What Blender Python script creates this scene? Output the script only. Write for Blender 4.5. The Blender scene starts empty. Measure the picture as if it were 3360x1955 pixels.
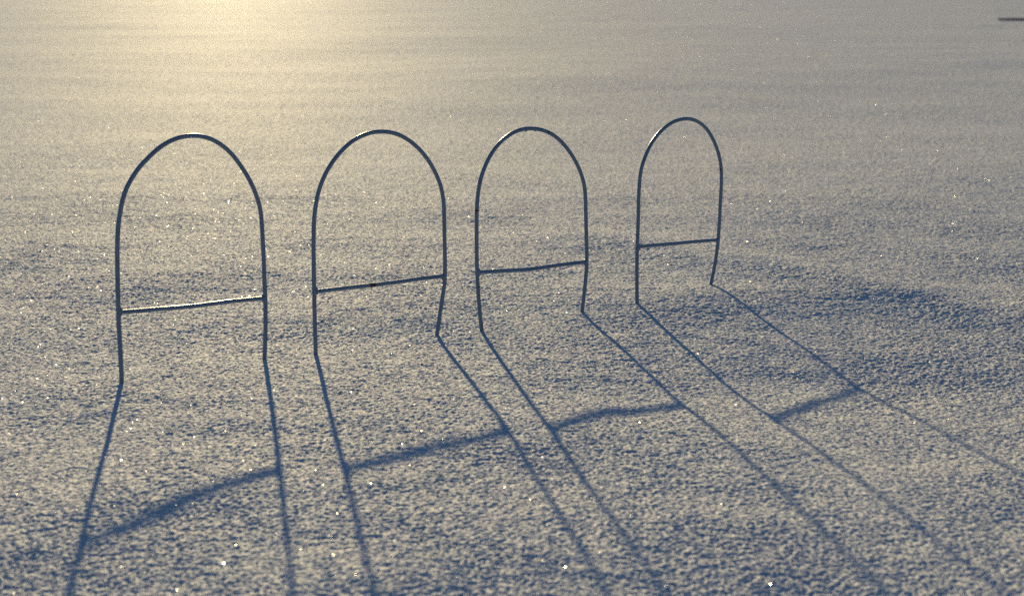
import bpy, bmesh, math, random
import numpy as np
from mathutils import Vector, Matrix

random.seed(7)
scene = bpy.context.scene

# ----------------------------------------------------------------------------- camera
FPX, CX, CY = 4480.0, 1680.0, 977.5          # focal length and centre in pixels of the 3360 x 1955 photograph
PITCH = math.radians(12.97)                  # looking down
CAM_H = 1.15                                 # metres above the snow
cam_data = bpy.data.cameras.new('camera')
cam_data.sensor_width = 36.0
cam_data.lens = FPX / 3360.0 * 36.0
cam_data.clip_start = 0.05
cam_data.clip_end = 3000.0
cam_data.dof.use_dof = True
cam_data.dof.focus_distance = 4.75
cam_data.dof.aperture_fstop = 3.2
cam = bpy.data.objects.new('camera', cam_data)
scene.collection.objects.link(cam)
cam.location = (0.0, 0.0, CAM_H)
cam.rotation_euler = (math.radians(90) - PITCH, 0.0, 0.0)
scene.camera = cam

# ----------------------------------------------------------------------------- sky and sun
SUN_AZ, SUN_EL = math.radians(-11.45), math.radians(10.05)   # azimuth from +Y towards +X
world = bpy.data.worlds.new('World')
scene.world = world
world.use_nodes = True
wn = world.node_tree.nodes
sky = wn.new('ShaderNodeTexSky')
sky.sky_type = 'NISHITA'
sky.sun_disc = False
sky.sun_elevation = SUN_EL
sky.sun_rotation = SUN_AZ
sky.air_density = 1.0
sky.dust_density = 0.2
sky.ozone_density = 4.2
world.node_tree.links.new(sky.outputs[0], wn['Background'].inputs[0])
wn['Background'].inputs[1].default_value = 0.065

sun_dir = Vector((math.sin(SUN_AZ) * math.cos(SUN_EL), math.cos(SUN_AZ) * math.cos(SUN_EL), math.sin(SUN_EL)))
sun_data = bpy.data.lights.new('sun', 'SUN')
sun_data.energy = 3.4
sun_data.angle = math.radians(0.72)
sun_data.color = (1.0, 0.80, 0.43)
sun = bpy.data.objects.new('sun', sun_data)
scene.collection.objects.link(sun)
sun.rotation_euler = (-sun_dir).to_track_quat('-Z', 'Y').to_euler()

vs = scene.view_settings
scene.display_settings.display_device = 'sRGB'
vs.view_transform = 'Standard'
vs.look = 'None'
vs.exposure = 0.43
vs.gamma = 1.0
scene.cycles.use_denoising = False
scene.cycles.max_bounces = 6
scene.cycles.sample_clamp_direct = 14.0
scene.cycles.sample_clamp_indirect = 6.0

# ----------------------------------------------------------------------------- helpers
def tag(o, label=None, cat=None, group=None, kind=None):
    if label: o['label'] = label
    if cat: o['category'] = cat
    if group: o['group'] = group
    if kind: o['kind'] = kind
    return o

def ray(px, py):
    x, y = (px - CX) / FPX, -(py - CY) / FPX
    cp, sp = math.cos(PITCH), math.sin(PITCH)
    return Vector((x, cp + sp * y, -sp + cp * y))

EYE = Vector((0, 0, CAM_H))
def on_ground(px, py, z=0.0):
    r = ray(px, py)
    return EYE + r * ((z - CAM_H) / r.z)

def on_plane(px, py, p0, n):
    r = ray(px, py)
    return EYE + r * ((p0 - EYE).dot(n) / r.dot(n))

class Noise:
    """gradient noise on a lattice, vectorised"""
    def __init__(self, seed):
        g = np.random.RandomState(seed)
        self.p = g.permutation(4096)
        a = g.rand(4096) * 2 * np.pi
        self.gx, self.gy = np.cos(a), np.sin(a)
    def __call__(self, x, y):
        xi, yi = np.floor(x).astype(np.int64), np.floor(y).astype(np.int64)
        fx, fy = x - xi, y - yi
        u, v = fx * fx * fx * (fx * (fx * 6 - 15) + 10), fy * fy * fy * (fy * (fy * 6 - 15) + 10)
        def gr(ix, iy, dx, dy):
            h = self.p[(self.p[ix & 4095] + iy) & 4095]
            return self.gx[h] * dx + self.gy[h] * dy
        a = gr(xi, yi, fx, fy); b = gr(xi + 1, yi, fx - 1, fy)
        c = gr(xi, yi + 1, fx, fy - 1); d = gr(xi + 1, yi + 1, fx - 1, fy - 1)
        return (a + (b - a) * u) + ((c + (d - c) * u) - (a + (b - a) * u)) * v

# ----------------------------------------------------------------------------- hoop outlines read off the photograph
Z = 3.0536
def pts(lst, ox, oy, s): return [(ox + x / s, oy + y / s) for x, y in lst]
HOOPS = [
 dict(arch=pts([(139,1460),(137,1200),(145,1000),(161,870),(195,700),(250,560),(345,410),(436,310),(540,212),(640,145),(740,102),(840,81),(920,78),(1000,87),(1100,122),(1200,185),(1300,280),(1395,410),(1472,540),(1532,680),(1571,820),(1585,960),(1593,1100),(1603,1280),(1609,1460)],340,420,Z),
      left=pts([(148,436),(151,540),(156,640),(168,850),(178,1040),(181,1160)],340,880,Z),
      right=pts([(1620,296),(1622,400),(1622,500),(1622,620),(1617,780),(1612,905)],340,880,Z),
      bar=pts([(148,440),(350,426),(560,408),(760,392),(960,372),(1130,350),(1300,328),(1460,314),(1620,298)],340,880,Z)),
 dict(arch=pts([(151,1460),(150,1200),(153,1000),(165,880),(186,750),(225,620),(290,480),(370,360),(450,270),(540,192),(640,137),(740,106),(840,98),(940,109),(1040,147),(1140,212),(1230,297),(1310,402),(1380,530),(1428,660),(1452,800),(1457,920),(1460,1080),(1464,1280),(1466,1460)],980,400,Z),
      left=pts([(155,350),(157,430),(159,540),(163,700),(168,860),(171,980)],980,840,Z),
      right=pts([(1466,205),(1462,260),(1454,325),(1438,430),(1419,560),(1401,680),(1386,788)],980,840,Z),
      bar=pts([(155,357),(300,340),(500,317),(735,292),(1000,259),(1250,223),(1466,200)],980,840,Z)),
 dict(arch=pts([(197,1460),(195,1200),(196,1000),(203,840),(225,680),(266,540),(335,395),(410,290),(500,208),(600,152),(700,130),(790,131),(880,153),(960,192),(1040,257),(1120,352),(1188,460),(1238,570),(1270,680),(1285,800),(1288,920),(1292,1100),(1297,1300),(1300,1430)],1500,380,Z),
      left=pts([(115,302),(117,350),(120,400),(126,480),(133,560),(141,638)],1500,720,1.75),
      right=pts([(744,243),(743,280),(738,340),(730,420),(723,480),(717,532)],1500,720,1.75),
      bar=pts([(115,303),(200,299),(300,294),(400,288),(470,279),(560,266),(660,253),(744,243)],1500,720,1.75)),
 dict(arch=pts([(173,840),(176,700),(180,600),(188,500),(203,430),(226,360),(260,284),(308,210),(360,152),(420,107),(480,80),(550,70),(610,83),(662,114),(710,165),(750,236),(780,310),(800,390),(809,460),(810,540),(806,640),(800,740),(796,840)],2020,360,2.3333),
      left=pts([(166,304),(164,380),(163,450),(163,600),(164,745)],2020,680,2.3333),
      right=pts([(785,250),(780,300),(769,380),(754,470),(738,550),(727,606)],2020,680,2.3333),
      bar=pts([(166,304),(320,289),(450,278),(620,263),(785,250)],2020,680,2.3333)),
]
# arches end at the welds
for h in HOOPS:
    h['arch'] = [h['left'][0]] + [p for p in h['arch'] if True] + [h['right'][0]]

for h in HOOPS:
    a, b = on_ground(*h['left'][-1]), on_ground(*h['right'][-1])
    u = (b - a).normalized()
    h['a'], h['b'] = a, b
    h['base'] = (a + b) / 2
    h['n'] = Vector((-u.y, u.x, 0))
    for k in ('arch', 'left', 'right', 'bar'):
        h[k + '3'] = [on_plane(x, y, a, h['n']) - h['base'] for x, y in h[k]]

# ----------------------------------------------------------------------------- the lie of the snow (gentle drifts)
shadow_px = [((302,1740),(926,1555)), ((1150,1537),(1670,1434)), ((1833,1435),(2232,1326)), ((2535,1375),(2792,1267))]
con = []
for h, s in zip(HOOPS, shadow_px):
    con += [(h['a'].x, h['a'].y, 0.0, 1.0), (h['b'].x, h['b'].y, 0.0, 1.0)]
    for k, key in enumerate(('left3', 'right3')):       # height where the crossbar's shadow meets the line of sight
        j = h[key][0] + h['base']; r = ray(*s[k])
        A = np.array([[-sun_dir[i], -r[i]] for i in range(3)]); t, uu = np.linalg.lstsq(A, np.array(EYE - j), rcond=None)[0]
        p = EYE + r * uu
        con.append((p.x, p.y, max(-0.045, min(0.03, p.z)), 0.7))
con = np.array(con)
SIG = 0.55
def kern(x, y, c): return np.exp(-((x[..., None] - c[:, 0]) ** 2 + (y[..., None] - c[:, 1]) ** 2) / (2 * SIG * SIG))
Kc = kern(con[:, 0], con[:, 1], con)
RBF = np.linalg.solve(Kc.T @ (con[:, 3:4] * Kc) + 0.03 * np.eye(len(con)), Kc.T @ (con[:, 3] * con[:, 2]))

N1, N2, N3, N4, N5, N6, N7 = (Noise(s) for s in (3, 11, 23, 31, 47, 59, 71))
RIDGE = np.array([tuple(on_ground(px, py))[:2] for px, py in ((1467, 680), (2000, 787), (2667, 893), (3333, 1040))])
def drift(x, y):
    z = kern(x, y, con) @ RBF
    far = np.clip((y - 5.0) / 6.0, 0, 1)
    z = z + far * (0.10 * N1(x * 0.16 + 5.3, y * 0.13 + 1.7)) + (0.3 + 0.5 * far) * 0.030 * N2(x * 0.5 + 9.1, y * 0.62 + 4.2)
    z = z + (0.014 - 0.010 * far) * N3(x * 1.15 + 0.2 * y, y * 1.9)
    # a low drift crest that runs off to the right behind the last two hoops
    yc = np.interp(x, RIDGE[:, 0], RIDGE[:, 1])
    z = z + 0.022 * np.exp(-((y - yc) / 0.30) ** 2) * np.clip((x + 0.6) / 1.2, 0, 1)
    return z
def snow_z(x, y):
    z = drift(x, y)
    wx = x + 0.05 * N4(x * 3.1, y * 3.1)
    wy = y + 0.05 * N4(x * 3.1 + 40, y * 3.1 + 17)
    z = z + 0.0040 * (1 - 0.7 * np.clip((y - 5) / 5, 0, 1)) * N4(wx * 4.6, wy * 6.2 + 3)
    patch = np.clip(0.84 + 0.45 * N2(x * 1.7 + 3, y * 1.4 + 8) + 0.25 * N3(x * 5.5 + 1, y * 4.5 + 2), 0.55, 1.2)
    g = 0.0018 * N5(wx * 14, wy * 17) + 0.0018 * N6(wx * 32, wy * 36) + 0.0032 * N7(wx * 78, wy * 74)
    g = g + 0.0032 * N5(x * 138 + 7, y * 122)
    return z + (0.86 + 0.30 * np.clip((y - 3.2) / 1.6, 0, 1)) * g * patch

# ----------------------------------------------------------------------------- materials
def nodes_of(name):
    m = bpy.data.materials.new(name); m.use_nodes = True
    return m, m.node_tree.nodes, m.node_tree.links, m.node_tree.nodes['Principled BSDF']

def snow_material():
    m, N, L, P = nodes_of('snow')
    P.inputs['Base Color'].default_value = (0.80, 0.80, 0.82, 1)
    P.inputs['Roughness'].default_value = 0.815
    P.inputs['Specular IOR Level'].default_value = 1.0
    P.inputs['IOR'].default_value = 1.31
    geo = N.new('ShaderNodeNewGeometry')
    n1 = N.new('ShaderNodeTexNoise'); n1.inputs['Scale'].default_value = 110; n1.inputs['Detail'].default_value = 3; n1.inputs['Roughness'].default_value = 0.72
    L.new(geo.outputs['Position'], n1.inputs['Vector'])
    b1 = N.new('ShaderNodeBump'); b1.inputs['Strength'].default_value = 1.0; b1.inputs['Distance'].default_value = 0.008
    L.new(n1.outputs['Fac'], b1.inputs['Height'])
    # single grains, each lying a little differently
    vg = N.new('ShaderNodeTexVoronoi'); vg.inputs['Scale'].default_value = 150
    L.new(geo.outputs['Position'], vg.inputs['Vector'])
    gs = N.new('ShaderNodeVectorMath'); gs.operation = 'SUBTRACT'; gs.inputs[1].default_value = (0.5, 0.5, 0.5)
    L.new(vg.outputs['Color'], gs.inputs[0])
    gm = N.new('ShaderNodeVectorMath'); gm.operation = 'MULTIPLY'; gm.inputs[1].default_value = (1.0, 1.0, 0.4)
    L.new(gs.outputs[0], gm.inputs[0])
    ga = N.new('ShaderNodeVectorMath'); ga.operation = 'ADD'
    L.new(b1.outputs['Normal'], ga.inputs[0]); L.new(gm.outputs[0], ga.inputs[1])
    gn = N.new('ShaderNodeVectorMath'); gn.operation = 'NORMALIZE'
    L.new(ga.outputs[0], gn.inputs[0]); L.new(gn.outputs[0], P.inputs['Normal'])
    # ice crystals: each cell of a fine lattice is a small flat facet with a tilt of its own
    vo = N.new('ShaderNodeTexVoronoi'); vo.inputs['Scale'].default_value = 160
    L.new(geo.outputs['Position'], vo.inputs['Vector'])
    sub = N.new('ShaderNodeVectorMath'); sub.operation = 'SUBTRACT'; sub.inputs[1].default_value = (0.5, 0.5, 0.5)
    L.new(vo.outputs['Color'], sub.inputs[0])
    sc = N.new('ShaderNodeVectorMath'); sc.operation = 'MULTIPLY'; sc.inputs[1].default_value = (4.0, 4.0, 0.0)
    L.new(sub.outputs[0], sc.inputs[0])
    ad = N.new('ShaderNodeVectorMath'); ad.operation = 'ADD'; ad.inputs[1].default_value = (0, 0, 1)
    L.new(sc.outputs[0], ad.inputs[0])
    nm = N.new('ShaderNodeVectorMath'); nm.operation = 'NORMALIZE'
    L.new(ad.outputs[0], nm.inputs[0])
    gl = N.new('ShaderNodeBsdfGlossy'); gl.inputs['Roughness'].default_value = 0.12
    gl.inputs['Color'].default_value = (0.95, 0.95, 1.0, 1)
    L.new(nm.outputs[0], gl.inputs['Normal'])
    sep = N.new('ShaderNodeSeparateColor'); L.new(vo.outputs['Color'], sep.inputs[0])
    # only some cells carry a clean crystal, and only its middle is flat
    pick = N.new('ShaderNodeMath'); pick.operation = 'GREATER_THAN'; pick.inputs[1].default_value = 0.93
    L.new(sep.outputs['Blue'], pick.inputs[0])
    mid = N.new('ShaderNodeMath'); mid.operation = 'LESS_THAN'; mid.inputs[1].default_value = 0.45
    L.new(vo.outputs['Distance'], mid.inputs[0])
    fac = N.new('ShaderNodeMath'); fac.operation = 'MULTIPLY'
    L.new(pick.outputs[0], fac.inputs[0]); L.new(mid.outputs[0], fac.inputs[1])
    fa2 = N.new('ShaderNodeMath'); fa2.operation = 'MULTIPLY'; fa2.inputs[1].default_value = 0.06
    L.new(fac.outputs[0], fa2.inputs[0])
    mix = N.new('ShaderNodeMixShader')
    L.new(fa2.outputs[0], mix.inputs[0]); L.new(P.outputs[0], mix.inputs[1]); L.new(gl.outputs[0], mix.inputs[2])
    L.new(mix.outputs[0], N['Material Output'].inputs['Surface'])
    return m

def paint_material():
    m, N, L, P = nodes_of('blue_grey_paint')
    tc = N.new('ShaderNodeTexCoord')
    n1 = N.new('ShaderNodeTexNoise'); n1.inputs['Scale'].default_value = 38; n1.inputs['Detail'].default_value = 5
    L.new(tc.outputs['Object'], n1.inputs['Vector'])
    r1 = N.new('ShaderNodeValToRGB')
    r1.color_ramp.elements[0].position = 0.3; r1.color_ramp.elements[0].color = (0.13, 0.19, 0.28, 1)
    r1.color_ramp.elements[1].position = 0.75; r1.color_ramp.elements[1].color = (0.18, 0.25, 0.35, 1)
    L.new(n1.outputs['Fac'], r1.inputs[0])
    at = N.new('ShaderNodeAttribute'); at.attribute_name = 'rust'
    n2 = N.new('ShaderNodeTexNoise'); n2.inputs['Scale'].default_value = 160; n2.inputs['Detail'].default_value = 4
    L.new(tc.outputs['Object'], n2.inputs['Vector'])
    ad = N.new('ShaderNodeMath'); ad.operation = 'ADD'
    L.new(at.outputs['Fac'], ad.inputs[0]); L.new(n2.outputs['Fac'], ad.inputs[1])
    r2 = N.new('ShaderNodeValToRGB')
    r2.color_ramp.elements[0].position = 0.80; r2.color_ramp.elements[0].color = (0, 0, 0, 1)
    r2.color_ramp.elements[1].position = 0.90; r2.color_ramp.elements[1].color = (1, 1, 1, 1)
    L.new(ad.outputs[0], r2.inputs[0])
    mx = N.new('ShaderNodeMix'); mx.data_type = 'RGBA'
    L.new(r2.outputs[0], mx.inputs[0]); L.new(r1.outputs[0], mx.inputs[6]); mx.inputs[7].default_value = (0.075, 0.032, 0.016, 1)
    L.new(mx.outputs[2], P.inputs['Base Color'])
    rr = N.new('ShaderNodeMapRange'); rr.inputs['To Min'].default_value = 0.30; rr.inputs['To Max'].default_value = 0.8
    L.new(r2.outputs[0], rr.inputs[0]); L.new(rr.outputs[0], P.inputs['Roughness'])
    b = N.new('ShaderNodeBump'); b.inputs['Strength'].default_value = 0.25; b.inputs['Distance'].default_value = 0.001
    L.new(n2.outputs['Fac'], b.inputs['Height']); L.new(b.outputs[0], P.inputs['Normal'])
    return m

def bark_material():
    m, N, L, P = nodes_of('dark_bark')
    tc = N.new('ShaderNodeTexCoord')
    n1 = N.new('ShaderNodeTexNoise'); n1.inputs['Scale'].default_value = 14; n1.inputs['Detail'].default_value = 5
    L.new(tc.outputs['Object'], n1.inputs['Vector'])
    r1 = N.new('ShaderNodeValToRGB')
    r1.color_ramp.elements[0].color = (0.03, 0.027, 0.025, 1); r1.color_ramp.elements[1].color = (0.10, 0.085, 0.07, 1)
    L.new(n1.outputs['Fac'], r1.inputs[0]); L.new(r1.outputs[0], P.inputs['Base Color'])
    P.inputs['Roughness'].default_value = 0.815
    return m

SNOW, PAINT, BARK = snow_material(), paint_material(), bark_material()

# ----------------------------------------------------------------------------- the snow field: one sheet, finer near the hoops
rows = [-6.0, -4.0, -2.5, -1.5, -0.8, -0.2, 0.3, 0.7, 1.0, 1.25, 1.45, 1.6]
y = 1.7
while y < 7.5:
    rows.append(y); y += 0.0034 * max(1.0, y / 2.5) ** 1.15 if y > 2.2 else 0.006
while y < 110.0:
    rows.append(y); y += 0.024 * (y / 8.0) ** 2
while y < 1500.0:
    rows.append(y); y *= 1.12
rows = np.array(rows)
core = np.linspace(-1, 1, 960)
side = np.cumprod(np.full(34, 1.16)) - 1.0
side = side / side[-1]
cols = np.concatenate([-(1 + side[::-1] * 1.0), core, 1 + side * 1.0])      # |u|<=1 core, up to 2 at the outer edge
Y, U = np.meshgrid(rows, cols, indexing='ij')
half = 0.42 + 0.44 * np.clip(Y, 1.5, None)
X = np.where(np.abs(U) <= 1, U * half, np.sign(U) * (half + (np.abs(U) - 1) * (6 + 1.2 * np.clip(Y, 0, None))))
nr, nc = X.shape
ZZ = np.empty_like(X)
for i0 in range(0, nr, 64):
    ZZ[i0:i0 + 64] = snow_z(X[i0:i0 + 64], Y[i0:i0 + 64])
fade = np.clip((160 - Y) / 60, 0, 1)
ZZ *= fade
co = np.stack([X, Y, ZZ], -1).reshape(-1, 3).astype(np.float32)
idx = np.arange(nr * nc, dtype=np.int32).reshape(nr, nc)
quads = np.stack([idx[:-1, :-1], idx[:-1, 1:], idx[1:, 1:], idx[1:, :-1]], -1).reshape(-1)
me = bpy.data.meshes.new('snow_ground')
me.vertices.add(nr * nc); me.vertices.foreach_set('co', co.ravel())
nf = (nr - 1) * (nc - 1)
me.loops.add(nf * 4); me.loops.foreach_set('vertex_index', quads)
me.polygons.add(nf)
me.polygons.foreach_set('loop_start', np.arange(0, nf * 4, 4, dtype=np.int32))
me.polygons.foreach_set('loop_total', np.full(nf, 4, dtype=np.int32))
me.polygons.foreach_set('use_smooth', np.ones(nf, dtype=bool))
me.update(calc_edges=True)
me.materials.append(SNOW)
ground = bpy.data.objects.new('snow_ground', me)
scene.collection.objects.link(ground)
tag(ground, 'wide field of untouched frosty snow lit low from behind', None, None, 'structure')
print('SNOW quads', nf, 'rows', nr, 'cols', nc)

def z_at(x, y): return float(snow_z(np.array([x]), np.array([y]))[0])

# ----------------------------------------------------------------------------- the hoops
ROD = 0.0068
def spline(p, n):
    """centripetal-ish Catmull-Rom through the points, resampled evenly"""
    P = [np.array(v) for v in p]
    P = [2 * P[0] - P[1]] + P + [2 * P[-1] - P[-2]]
    out = []
    for i in range(1, len(P) - 2):
        for t in np.linspace(0, 1, 12, endpoint=False):
            a, b, c, d = P[i - 1], P[i], P[i + 1], P[i + 2]
            out.append(0.5 * ((2 * b) + (c - a) * t + (2 * a - 5 * b + 4 * c - d) * t * t + (3 * b - a - 3 * c + d) * t ** 3))
    out.append(P[-2]); out = np.array(out)
    s = np.concatenate([[0], np.cumsum(np.linalg.norm(np.diff(out, axis=0), axis=1))])
    q = np.linspace(0, s[-1], n)
    return np.stack([np.interp(q, s, out[:, k]) for k in range(3)], -1)

def smooth(path, it):
    path = path.copy()
    for _ in range(it):
        path[1:-1] = 0.25 * path[:-2] + 0.5 * path[1:-1] + 0.25 * path[2:]
    return path

def tube(name, path, r, n, parent, rust=(), sides=18, wob=0.0):
    """round bar along a path lying in a plane with normal n; rust = [(point, radius)]"""
    n = np.array(n); m = len(path)
    tan = np.gradient(path, axis=0); tan /= np.linalg.norm(tan, axis=1)[:, None]
    bi = np.cross(tan, n); bi /= np.linalg.norm(bi, axis=1)[:, None]
    ang = np.linspace(0, 2 * np.pi, sides, endpoint=False)
    rng = np.random.RandomState(len(name) + m)
    rr = r * (1 + wob * smooth(rng.randn(m, 1), 6))
    V = path[:, None, :] + rr[:, :, None] * (np.cos(ang)[None, :, None] * bi[:, None, :] + np.sin(ang)[None, :, None] * n[None, None, :])
    V = V.reshape(-1, 3)
    F = []
    for i in range(m - 1):
        for k in range(sides):
            k2 = (k + 1) % sides
            F.append((i * sides + k, i * sides + k2, (i + 1) * sides + k2, (i + 1) * sides + k))
    F.append(tuple(range(sides))[::-1]); F.append(tuple((m - 1) * sides + k for k in range(sides)))
    me = bpy.data.meshes.new(name); me.from_pydata(V.tolist(), [], F); me.update()
    bm = bmesh.new(); bm.from_mesh(me); bmesh.ops.recalc_face_normals(bm, faces=bm.faces); bm.to_mesh(me); bm.free()
    for p in me.polygons: p.use_smooth = len(p.vertices) == 4
    at = me.attributes.new('rust', 'FLOAT', 'POINT')
    val = np.zeros(len(V))
    for (c, rad) in rust:
        d = np.linalg.norm(V - np.array(c), axis=1)
        val = np.maximum(val, 0.62 * np.clip(2.0 - d / rad, 0, 1))
    at.data.foreach_set('value', val.astype(np.float32))
    me.materials.append(PAINT)
    o = bpy.data.objects.new(name, me); scene.collection.objects.link(o); o.parent = parent
    return o

def blob(name, c, rad, parent, seed, rust=0.0):
    """a lump of weld bead"""
    bm = bmesh.new(); bmesh.ops.create_icosphere(bm, subdivisions=3, radius=1.0)
    nz = Noise(seed)
    for v in bm.verts:
        k = 1 + 0.22 * float(nz(np.array([v.co.x * 1.7 + v.co.z]), np.array([v.co.y * 1.7 - v.co.z]))[0])
        v.co = Vector((v.co.x * rad[0] * k, v.co.y * rad[1] * k, v.co.z * rad[2] * k)) + Vector(c)
    for f in bm.faces: f.smooth = True
    me = bpy.data.meshes.new(name); bm.to_mesh(me); bm.free()
    at = me.attributes.new('rust', 'FLOAT', 'POINT'); at.data.foreach_set('value', np.full(len(me.vertices), rust, dtype=np.float32))
    me.materials.append(PAINT)
    o = bpy.data.objects.new(name, me); scene.collection.objects.link(o); o.parent = parent
    return o

LABELS = [
 'largest nearest blue-grey metal hoop, leftmost, its crossbar gleaming in the sun',
 'second blue-grey metal hoop from the left, one rust spot mid crossbar',
 'third blue-grey metal hoop from the left, its crossbar bent upward in the middle',
 'farthest narrowest blue-grey metal hoop, rightmost of the row in the snow',
]
for i, h in enumerate(HOOPS):
    root = bpy.data.objects.new('metal_hoop', None)
    scene.collection.objects.link(root)
    root.location = h['base']; root.empty_display_size = 0.1
    tag(root, LABELS[i], 'metal hoop', 'row of metal hoops standing in the snow')
    n = h['n']
    plane = lambda px, py, h=h: on_plane(px, py, h['a'], h['n']) - h['base']
    rust_bar, rust_arch, rust_l, rust_r = [], [], [], []
    if i == 1: rust_bar = [(plane(980 + 737 / Z, 840 + 292 / Z), 0.0085)]
    if i == 2:
        rust_arch = [(plane(1500 + 195 / Z, 380 + 948 / Z), 0.005), (plane(1500 + 905 / Z, 380 + 158 / Z), 0.006)]
        rust_l = [(plane(1500 + 122 / 1.75, 720 + 385 / 1.75), 0.0055), (plane(1500 + 140 / 1.75, 720 + 600 / 1.75), 0.0052), (plane(1500 + 117 / 1.75, 720 + 340 / 1.75), 0.0045)]
    if i == 3:
        rust_l = [(plane(2020 + 175 / 2.3333, 680 + 315 / 2.3333), 0.005)]
        rust_r = [(plane(2020 + 783 / 2.3333, 680 + 290 / 2.3333), 0.005)]
        rust_arch = [(plane(2020 + 803 / 2.3333, 360 + 458 / 2.3333), 0.004)]
    tube('arch', smooth(spline(h['arch3'], 260), 12), ROD, n, root, rust_arch)
    for key, ru in (('left3', rust_l), ('right3', rust_r)):
        p = list(h[key]); d = (p[-1] - p[-2]).normalized()
        p = p + [p[-1] + d * 0.03, p[-1] + d * 0.09]          # goes on down into the snow
        tube('leg', smooth(spline(p, 80), 6), ROD * 1.004, n, root, ru)
    tube('crossbar', smooth(spline(h['bar3'], 150), 8), ROD * 0.98, n, root, rust_bar, wob=0.02)
    u = (h['b'] - h['a']).normalized()
    for k, key in enumerate(('left3', 'right3')):
        s = 1 if k == 0 else -1
        c = h[key][0] + u * (0.0045 * s) + Vector((0, 0, -0.001))
        blob('weld', c, (0.0095, 0.0092, 0.0140 if k == 0 else 0.0125), root, 100 + i * 2 + k, 0.12)
    if i == 2:
        for px, py in ((690, 154), (782, 150)):
            blob('paint_drip', plane(1500 + px / Z, 380 + py / Z), (0.0045, 0.0025, 0.0022), root, 300 + px, 0.0)

# ----------------------------------------------------------------------------- far off, a dark stick half sunk in the snow
g = on_ground(3275, 68)
stick = bpy.data.objects.new('fallen_branch', None); scene.collection.objects.link(stick)
gz = z_at(g.x, g.y)
stick.location = (g.x, g.y, gz)
tag(stick, 'dark blurred branch lying on the far snow at the right edge', 'branch')
rng = np.random.RandomState(5)
def limb(name, p, r0, r1, sides=10):
    path = spline(p, 26); m = len(path)
    tan = np.gradient(path, axis=0); tan /= np.linalg.norm(tan, axis=1)[:, None]
    up = np.array([0, 0, 1.0]); s = np.cross(tan, up); s /= np.linalg.norm(s, axis=1)[:, None]; b = np.cross(s, tan)
    ang = np.linspace(0, 2 * np.pi, sides, endpoint=False)
    rr = np.linspace(r0, r1, m)[:, None] * (1 + 0.10 * rng.randn(m, sides))
    V = (path[:, None] + rr[..., None] * (np.cos(ang)[None, :, None] * s[:, None] + np.sin(ang)[None, :, None] * b[:, None])).reshape(-1, 3)
    F = [(i * sides + k, i * sides + (k + 1) % sides, (i + 1) * sides + (k + 1) % sides, (i + 1) * sides + k) for i in range(m - 1) for k in range(sides)]
    F += [tuple(range(sides))[::-1], tuple((m - 1) * sides + k for k in range(sides))]
    me = bpy.data.meshes.new(name); me.from_pydata(V.tolist(), [], F); me.update(); me.materials.append(BARK)
    for f in me.polygons: f.use_smooth = True
    o = bpy.data.objects.new(name, me); scene.collection.objects.link(o); o.parent = stick
limb('stem', [(0, 0, 0.03), (0.35, -0.10, 0.035), (0.8, -0.15, 0.03), (1.5, -0.5, 0.0)], 0.035, 0.055)
limb('twig', [(0.75, -0.15, 0.03), (0.95, 0.05, 0.09), (1.25, 0.12, 0.12)], 0.02, 0.008)
